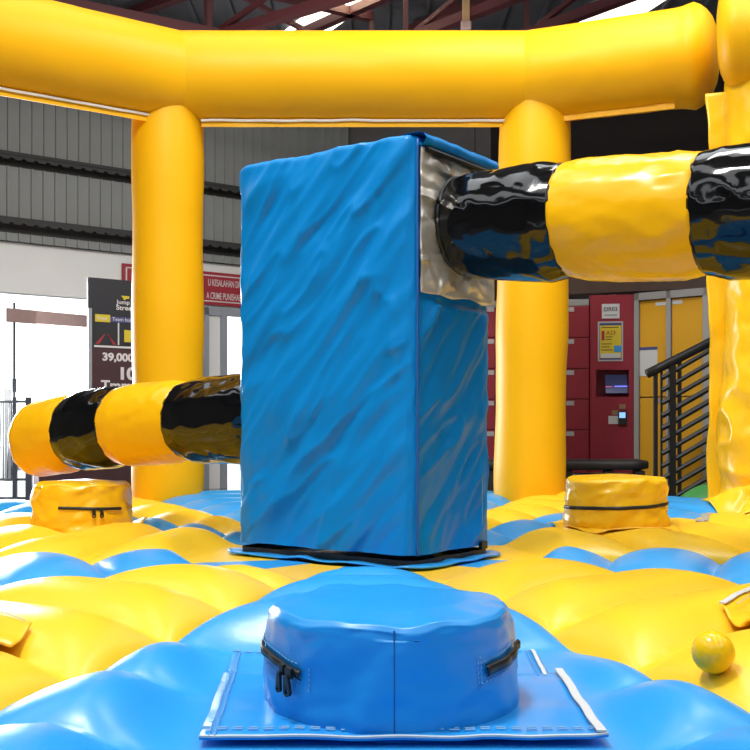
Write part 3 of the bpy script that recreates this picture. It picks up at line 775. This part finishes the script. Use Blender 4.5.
# ------------------------------------------------------------------ lockers, bench, railing on the right
def face_frame(pa, pb):
    u = (pb - pa); u.z = 0; L = u.length; u.normalize(); return u, Vector((u.y, -u.x, 0)), L
def panel(mb, o, u, n, a0, a1, z0, z1, n0, n1):
    mb.prism([o + u * a0 + n * n0 + Vector((0, 0, z0)), o + u * a1 + n * n0 + Vector((0, 0, z0)), o + u * a1 + n * n0 + Vector((0, 0, z1)), o + u * a0 + n * n0 + Vector((0, 0, z1))], n * (n1 - n0)); return mb
LD = 10.5
la_ = Vector(((470 - 375) / FOC * 10.75, 10.75, 0)); lb_ = Vector(((634 - 375) / FOC * LD, LD, 0))
u, n, L = face_frame(la_, lb_)
if n.y > 0: n = -n
def lx(px):      # distance along the locker face at picture column px
    k = (px - 375) / FOC; return (k * la_.y - la_.x) / (u.x - k * u.y)
def lz(px, py):
    q = la_ + u * lx(px); return CZ - (py - HZ) / FOC * q.y
rl = thing('parcel_locker', la_ + u * (L / 2), 'dark red parcel locker bank with payment kiosk behind the right column', 'locker')
k0, k1 = lx(590), lx(633)
mb = MB(); panel(mb, la_, u, n, 0, k0, 0.0, lz(580, 306), -0.6, 0); mb.build('body', M['locker_red'], rl, bevel=.01)
mb = MB(); panel(mb, la_, u, n, 0, k0 - .01, lz(580, 306), lz(580, 299.5), -0.5, 0.02); mb.build('top_rail', M['locker_grey'], rl, bevel=.005)
kb = MB(); panel(kb, la_, u, n, k0, k1, 0, lz(612, 384), -0.6, 0.05); panel(kb, la_, u, n, k0, k1, lz(612, 369), lz(612, 295.5), -0.6, 0.05)
panel(kb, la_, u, n, k0, lx(597), lz(612, 396), lz(612, 368.8), -0.6, 0.05); panel(kb, la_, u, n, lx(629), k1, lz(612, 396), lz(612, 368.8), -0.6, 0.05); panel(kb, la_, u, n, k0, k1, lz(612, 384.2), lz(612, 368.8), -0.6, -0.16)
kb = MB()
panel(kb, la_, u, n, k0, k1, 0, lz(612, 397), -0.6, 0.05); panel(kb, la_, u, n, k0, k1, lz(612, 370), lz(612, 295.5), -0.6, 0.05)
panel(kb, la_, u, n, k0, lx(596), lz(612, 397), lz(612, 370), -0.6, 0.05); panel(kb, la_, u, n, lx(628.5), k1, lz(612, 397), lz(612, 370), -0.6, 0.05); panel(kb, la_, u, n, k0, k1, lz(612, 397), lz(612, 370), -0.6, -0.2)
kio = kb.build('kiosk_housing', M['locker_red'], rl)
mb = MB(); a0, a1 = lx(606), lx(628); zb, zt = lz(612, 393), lz(612, 374)
o_ = la_
mb.prism([o_ + u * a0 + n * -.02 + Vector((0, 0, zb)), o_ + u * a1 + n * -.02 + Vector((0, 0, zb)), o_ + u * a1 + n * -.14 + Vector((0, 0, zt)), o_ + u * a0 + n * -.14 + Vector((0, 0, zt))], -n * .03)
scr = mb.build('screen', M['screen'], kio)
mb = MB(); panel(mb, la_, u, n, lx(615), lx(628), lz(612, 387), lz(612, 385.5), -0.075, -0.060); mb.build('screen_line', M['screen_line'], scr)
mb = MB(); panel(mb, la_, u, n, lx(606), lx(613), lz(612, 387), lz(612, 386), -0.075, -0.060); mb.build('screen_line', M['screen_pink'], scr)
def stick(px0, px1, py0, py1, mat, name, parent, d0=.05, d1=.056):
    mb = MB(); pm = (px0 + px1) / 2; panel(mb, la_, u, n, lx(px0), lx(px1), lz(pm, py1), lz(pm, py0), d0, d1); return mb.build(name, mat, parent)
sg = stick(601.5, 619, 304.5, 319, M['paper'], 'code_plate', kio)
lettering('DR03', 'lettering', M['ink'], sg, la_ + u * lx(610.2) + n * .058 + Vector((0, 0, lz(610, 310))), u, (0, 0, 1), .06, 'CENTER', .001, 0)
stick(604, 616.5, 315, 316.3, M['locker_grey'], 'small_print', sg, .056, .058)
po = stick(597.5, 622.5, 322, 361.5, M['tag_paper'], 'poster', kio); pi = stick(599, 621, 323.5, 360, M['navy'], 'poster_border', po, .056, .058)
stick(599.5, 620.5, 326, 358.5, M['poster_yellow'], 'poster_sheet', po, .058, .060); stick(601, 604, 331.5, 341, M['poster_red'], 'red_block', po, .060, .062)
stick(613.5, 621, 346, 352.5, M['poster_blue'], 'blue_block', po, .060, .062); stick(600.5, 619, 354, 358.2, M['paper'], 'white_block', po, .060, .062)
lettering('A23', 'lettering', M['poster_red'], po, la_ + u * lx(605.5) + n * .062 + Vector((0, 0, lz(606, 333.5))), u, (0, 0, 1), .06, 'LEFT', .001, 0)
for yy, xa, xb in ((327.5, 601, 618), (337, 605, 612), (339.5, 605, 611), (344, 601, 611), (347, 601, 609), (350, 601, 612)): stick(xa, xb, yy, yy + .8, M['brown'], 'print_line', po, .060, .0615)
stick(618.5, 625, 404.5, 409, M['strap_tan'], 'sticker', kio); stick(611.5, 617.5, 410.5, 415, M['strap_tan'], 'sticker', kio); stick(608, 618, 416, 424, M['paper'], 'sticker', kio)
rd = stick(617.5, 626, 411, 424.5, M['black'], 'card_reader', kio, .05, .09); stick(618.5, 624.5, 412.5, 418, M['screen_blue'], 'reader_screen', rd, .09, .094)
ys = [306, 338, 369, 399.5, 430, 461]
colsx = [(478, 492), (492.3, 516), (516.5, 541), (541.5, 566), (566.3, 590)]
colsx = [(474, 495.5), (496, 542.5), (543, 589.5)]
for ci, (xa, xb) in enumerate(colsx):
    for i in range(5):
        pm = (xa + xb) / 2
        mb = MB(); panel(mb, la_, u, n, lx(xa) + .006, lx(xb) - .006, lz(pm, ys[i + 1]) + .006, lz(pm, ys[i]) - .006, 0, 0.018)
        dr = mb.build('door', M['locker_red'], rl, bevel=.004)
        ta, tb = {0: (487, 494), 1: (498, 505), 2: (566, 574)}[ci]
        mb = MB(); panel(mb, la_, u, n, lx(ta), lx(tb), lz(pm, ys[i] + 6), lz(pm, ys[i] + 1.5), 0.018, 0.022); mb.build('number_tag', M['tag_paper'], dr)
# yellow locker
ya_ = Vector(((635 - 375) / FOC * 10.45, 10.45, 0)); yb_ = Vector(((716 - 375) / FOC * 9.95, 9.95, 0)); 
u, n, L = face_frame(ya_, yb_)
if n.y > 0: n = -n
la_ = ya_
yl = thing('storage_locker', ya_ + u * (L / 2), 'yellow double door storage locker in a grey frame beside the red kiosk', 'locker')
yt = lz(638, 293.5)
mb = MB(); panel(mb, la_, u, n, 0, L, 0, yt, -0.6, -0.04); mb.build('body', M['locker_grey'], yl)
mb = MB(); panel(mb, la_, u, n, 0, L, lz(640, 300.5), yt, -.04, .03); panel(mb, la_, u, n, 0, lx(639.5), 0, yt, -.04, .03); panel(mb, la_, u, n, lx(667), lx(671.5), 0, yt, -.04, .03); panel(mb, la_, u, n, lx(703.5), L, 0, yt, -.04, .03)
mb.build('frame', M['locker_grey'], yl)
for (xa, xb) in ((639.5, 667), (671.5, 703.5)):
    for (z0, z1) in ((lz(653, 397), lz(640, 300.8)), (0.3, lz(653, 397.6))):
        mb = MB(); panel(mb, la_, u, n, lx(xa) + .005, lx(xb) - .005, z0 + .004, z1 - .004, -.04, .0); d_ = mb.build('door', M['locker_yellow'], yl, bevel=.004)
        if z0 > 1:
            if xa < 660:
                stick(655.5, 666, 302, 305.5, M['paper'], 'number_tag', d_, 0, .004)
                nt_ = stick(639.8, 657.5, 347, 376, M['paper'], 'notice', d_, 0, .004); stick(639.8, 657.5, 347, 350, M['navy'], 'notice_header', nt_, .004, .006)
            else: stick(672.5, 682.5, 300, 304, M['paper'], 'number_tag', d_, 0, .004)
        else: stick(655.5, 666, 398.8, 402.5, M['paper'], 'number_tag', d_, 0, .004)
# brown board lying over the lockers and white pipes behind
o = MB().box(P(640, 283, 10.9), (2.6, 0.2, 0.20), R(-20)).build('timber_board', M['brown']); tag(o, 'dark brown timber board resting above the lockers', 'board')
for px in (600, 612):
    pos = P(px, 290, 11.2)
    o = MB().tube([(pos.x, 11.2, 0), (pos.x, 11.2, 3.0)], .045, 12).build('wall_pipe', M['paper'], smooth=True); tag(o, 'white vertical pipe rising behind the red kiosk, %s one' % ('left' if px == 600 else 'right'), 'pipe', 'white pipes behind the lockers')
# bench
bx = P(560, 466, 9.75)
bn = thing('padded_bench', (1.85, 9.75, 0), 'long dark padded bench in front of the red lockers', 'bench')
mb = MB(); a, b = P(480, 464.5, 9.85), P(647, 464.5, 9.6); rows = []
sd = (b - a); sd.z = 0; sd.normalize(); bnrm = Vector((sd.y, -sd.x, 0))
prof = [(.2 * math.copysign(abs(math.cos(t)) ** .4, math.cos(t)), .052 * math.copysign(abs(math.sin(t)) ** .5, math.sin(t))) for t in [2 * PI * i / 24 for i in range(24)]]
rows = []
for i in range(21):
    t = i / 20; k = 1 - max(0, (abs(t - .5) - .485) / .015) * .3
    c = a.lerp(b, t); rows.append([c + bnrm * (px_ * k) + Vector((0, 0, pz_ * k)) for px_, pz_ in prof])
mb.grid(rows, closed=True); nn = len(prof); mb.f.append(tuple(range(nn - 1, -1, -1))); mb.f.append(tuple(20 * nn + k for k in range(nn)))
mb.build('seat', M['bench'], bn, smooth=True)
for t in (.06, .53, .77, .95):
    c = a.lerp(b, t); MB().box((c.x, c.y, c.z / 2 - .03), (.09, .34, c.z - .06), math.atan2(sd.y, sd.x)).build('leg', M['bench'], bn)
for (xa, xb, lab) in ((570, 606, 'white storage box under the bench, left one'), (616, 632, 'smaller white storage box under the bench, right one')):
    ca, cb = P(xa, 476, 9.66), P(xb, 476, 9.66); wz = .70
    bxo = thing('storage_box', ((ca.x + cb.x) / 2, 9.66, 0), lab, 'box', 'boxes under the bench')
    MB().box(((ca.x + cb.x) / 2, 9.7, .31), (cb.x - ca.x, .26, .62)).build('body', M['paper'], bxo, bevel=.01)
    MB().box(((ca.x + cb.x) / 2, 9.7, .64), (cb.x - ca.x + .02, .28, .04)).build('lid', M['tag_paper'], bxo, bevel=.01)
# stair railing
RD = 9.1
st = thing('stair_railing', (P(670, 0, RD).x, RD, 0), 'black metal stair railing with sloping bars in front of the yellow locker', 'railing')
dd = Vector((0, 0, 0))
def RP(px, py, d=0.0): return P(px, py, RD + d)
MB().tube([RP(647, 374), RP(665, 365), RP(690, 352.5), RP(730, 332)], .042, 14).build('handrail', M['rail'], st, smooth=True)
for px, w_, yt in ((655.5, .034, 370), (672, .056, 362), (679.5, .03, 358), (661.5, .018, 367)):
    t_ = RP(px, yt); MB().box((t_.x, RD, (t_.z) / 2), (w_, w_, t_.z)).build('post', M['rail'], st)
MB().box((RP(725, 400).x, RD, .9), (.05, .05, 1.8)).build('post', M['rail'], st)
y_ = 372.0
for i in range(11):
    yy = y_ + i * 12.6
    a, b = RP(662, yy + 6.0), RP(735, yy - 36)
    MB().tube([a, b], .024 if i not in (3, 4) else .028, 6).build('bar', M['rail'], st)
# stair treads are seen as the steps behind
# green foam piece behind the curtain
rows = []
gc = P(712, 492, 8.6)
for i in range(21):
    u_ = i / 20; row = []
    for k in range(16):
        v_ = k / 15; x = gc.x - .36 + .8 * u_; y = 8.45 + .5 * v_; hh = .30 + .28 * math.sin(PI * min(1, u_ * 1.2)) ** .6 * math.sin(PI * v_) ** .5 + .05 * noise.noise(Vector((x * 5, y * 5, 0)))
        row.append((x, y, hh if 0 < i < 20 and 0 < k < 15 else 0.0))
    rows.append(row)
o = MB().grid(rows).build('green_cushion', M['green'], None, smooth=True); tag(o, 'slumped green vinyl cushion behind the yellow curtain hem', 'cushion')

# ------------------------------------------------------------------ left background: banner, sign, beam on poles, barrier
BD = 14.3
bu = WU.copy(); bnn = WN.copy()
bo_ = Vector(((88 - 375) / FOC * BD, BD, 0))
def bx_(px):
    k = (px - 375) / FOC; return (k * bo_.y - bo_.x) / (bu.x - k * bu.y)
def bz_(px, py):
    q = bo_ + bu * bx_(px); return CZ - (py - HZ) / FOC * q.y
bw = bx_(196)
ban = thing('banner_stand', bo_ + bu * bw / 2, 'black advertising banner with large white numbers behind the left column', 'banner')
def bpan(px0, px1, py0, py1, d0, d1, mat, name, parent):
    mb = MB(); a0, a1 = bx_(px0), bx_(px1)
    mb.prism([bo_ + bu * a0 + bnn * d0 + Vector((0, 0, bz_(px0, py1))), bo_ + bu * a1 + bnn * d0 + Vector((0, 0, bz_(px0, py1))), bo_ + bu * a1 + bnn * d0 + Vector((0, 0, bz_(px0, py0))), bo_ + bu * a0 + bnn * d0 + Vector((0, 0, bz_(px0, py0)))], bnn * (d1 - d0))
    return mb.build(name, mat, parent)
bpan(88, 196, 277, 500, -.05, 0, M['banner'], 'panel', ban)
bpan(92, 196, 348, 500, 0, .004, M['banner_maroon'], 'lower_print', ban)
bpan(88, 91.5, 308, 500, 0.0, .02, M['frame_grey'], 'side_pole', ban)
bpan(95, 110, 314, 321.5, 0.004, .008, M['poster_yellow'], 'yellow_bar', ban); bpan(110, 180, 316.5, 322, 0.004, .008, M['navy'], 'blue_bar', ban)
lettering('Free', 'lettering', M['sign_white'], ban, bo_ + bu * bx_(97) + bnn * .01 + Vector((0, 0, bz_(97, 318))), bu, (0, 0, 1), .08, 'LEFT', .001)
lettering('Team building', 'lettering', M['sign_white'], ban, bo_ + bu * bx_(112) + bnn * .01 + Vector((0, 0, bz_(112, 319.2))), bu, (0, 0, 1), .075, 'LEFT', .001)
for (xa, xb) in ((94, 117.5), (119, 160)):
    pic = bpan(xa, xb, 323.5, 344.5, .004, .008, M['ink'], 'photo_print', ban)
    if xa < 100:
        for (a_, b_) in ((95, 104), (108, 116)):
            mb = MB(); mid = 106
            mb.prism([bo_ + bu * bx_(q_) + bnn * .008 + Vector((0, 0, bz_(100, y_q))) for q_, y_q in ((a_ if a_ < mid else b_ - 3, 344), (a_ + 4 if a_ < mid else b_, 344), (mid + 1 if a_ > mid else mid - 1, 334), (mid - 2 if a_ < mid else mid + 2, 334))], bnn * .002)
            mb.build('red_lane', M['poster_red'], pic)
    else: bpan(124, 132, 330, 342, .008, .010, M['poster_yellow'], 'yellow_patch', pic)
bpan(94, 196, 345, 347, .004, .009, M['sign_white'], 'white_rule', ban); bpan(117.7, 119, 323, 345, .004, .009, M['sign_white'], 'white_rule', ban)
def btxt(t, px, py, size, align='LEFT', bold=.004, sx=1.0):
    lettering(t, 'lettering', M['sign_white'], ban, bo_ + bu * bx_(px) + bnn * .009 + Vector((0, 0, bz_(px, py))), bu, (0, 0, 1), size, align, .001, bold, sx)
btxt('39,000', 102, 357, .155, bold=.006, sx=1.12); btxt('10', 117.5, 374, .24, bold=.010, sx=1.15); btxt('Trampo', 101, 385.5, .19, bold=.006, sx=1.1)
btxt('Jump', 116.5, 302, .085, bold=.001, sx=1.15); btxt('Street', 116, 307.6, .095, bold=.002, sx=1.15)
mb = MB(); mb.prism([bo_ + bu * bx_(a_) + bnn * .006 + Vector((0, 0, bz_(125, b_))) for a_, b_ in ((121, 296), (129, 296), (129, 298.5), (126, 299), (124, 300.5), (123, 298.5))], bnn * .004); mb.build('yellow_emblem', M['poster_yellow'], ban)
# maroon low wall cabinet below the banner
o = thing('low_cabinet', P(84, 480, 13.2) * 1.0, 'low dark maroon cabinet standing before the banner', 'cabinet'); o.location.z = 0
ca, cb = P(36, 480, 13.0), P(134, 480, 13.6)
ang = math.atan2(cb.y - ca.y, cb.x - ca.x); cc = (ca + cb) / 2
MB().box((cc.x, cc.y, .33), ((cb - ca).length, .4, .62), ang).build('body', M['banner_maroon'], o, bevel=.01)
MB().box((cc.x, cc.y, .66), ((cb - ca).length + .04, .44, .04), ang).build('top', mat_basic('cabinet_top_board', (.12, .06, .06), .6), o, bevel=.008)
# red warning sign on the wall
sz0 = lambda px, py: CZ - (py - HZ) / FOC * (WO + WU * wall_u(px)).y
sg = thing('warning_sign', WP(wall_u(180), 3.45, .05), 'long red sign with white capital lettering on the white wall', 'sign')
ua, ub = wall_u(121), wall_u(275); zt, zb = sz0(121, 263), sz0(121, 304)
zt, zb = sz0(222, 273.5), sz0(222, 306)
mb = MB(); wslab(mb, ua, ub, zb, zt, .03, .06); brd = mb.build('board', M['sign_red'], sg)
mb = MB(); wslab(mb, ua + .06, ub - .06, zt - .075, zt - .055, .06, .064); wslab(mb, ua + .06, ua + .085, zb + .055, zt - .055, .06, .064); wslab(mb, ua + .06, ub - .06, zb + .055, zb + .075, .06, .064)
mb.build('white_border', M['sign_white'], sg)
for t, yy, px0 in (('ADALAH SATU KESALAHAN DI BAWAH', 284, 207.5), ('ANYWHERE IS A CRIME PUNISHABLE', 297, 206)):
    pre = {'A': 0}.get(t[0], 0)
    key = 'U KESALAHAN DI BAWAH' if 'KES' in t else 'A CRIME PUNISHABLE'
    lettering(key, 'lettering', M['sign_white'], sg, WP(wall_u(px0 - 1), sz0(px0, yy - 1), .062), WU, (0, 0, 1), .17, 'LEFT', .001, .001, .47)
# beam board on thin poles outside the doorway
bm_ = thing('barrier_gate', P(14, 480, 14.6), 'timber board fixed across a thin dark pole in the left doorway', 'gate'); bm_.location.z = 0
a, b = P(6, 315, 14.5), P(96, 322.5, 14.9)
ang = math.atan2(b.y - a.y, b.x - a.x); c = (a + b) / 2
MB().prism([a + Vector((0, 0, .10)), b + Vector((0, 0, .09)), b - Vector((0, 0, .09)), a - Vector((0, 0, .10))], Vector((.03, -.05, 0))).build('board', M['wood'], bm_, bevel=.006)
q = P(13, 302, 14.55); MB().tube([(q.x, q.y + .05, 0), (q.x, q.y + .05, q.z)], .018, 8).build('pole', M['frame_dark'], bm_)
MB().tube([(q.x, q.y + .05, 1.62), (q.x, q.y + .05, 1.82)], .03, 8).build('pole_sleeve', M['frame_dark'], bm_)
MB().box((q.x, q.y + .05, .015), (.3, .3, .03)).build('base_plate', M['frame_dark'], bm_)
# dark metal barrier by the doorway
fn = thing('metal_barrier', P(12, 480, 14.0), 'dark metal crowd barrier with white boards at the left doorway', 'barrier'); fn.location.z = 0
def FP(px, z, d=14.0): v = P(px, 400, d); return Vector((v.x, v.y, z))
for px, wd in ((-25, .05), (15, .055), (29, .085)):
    v = FP(px, 0); MB().box((v.x, v.y, .78), (wd, .05, 1.5)).build('post', M['frame_dark'], fn)
for z in (1.47, .38, .12):
    a, b = FP(-25, z), FP(29, z); MB().tube([a, b], .02, 6).build('rail', M['frame_dark'], fn)
for k in range(9):
    v = FP(-22 + k * 4.2, .9); MB().tube([(v.x, v.y, .38), (v.x + .03 * (k % 2), v.y, 1.47)], .010, 5).build('bar', M['frame_dark'], fn)
v = FP(8.5, 1.0, 14.1); MB().box((v.x, v.y, 1.0), (.10, .03, 1.3)).build('white_board', M['paper'], fn)
v = FP(21, 1.0, 14.1); MB().box((v.x, v.y, .9), (.13, .03, .8)).build('white_board', M['paper'], fn)
# tan strap hanging from the roof truss
q = zpt(466, 20, 6.5)
sp = thing('hanging_strap', (q.x, q.y, 6.9), 'tan fabric strap hanging from the red roof truss', 'strap')
MB().box((q.x, q.y, 6.6), (.10, .05, .5)).build('webbing', M['strap_tan'], sp, bevel=.01); MB().box((q.x, q.y - .01, 6.42), (.14, .08, .12)).build('buckle', M['wood'], sp, bevel=.02)
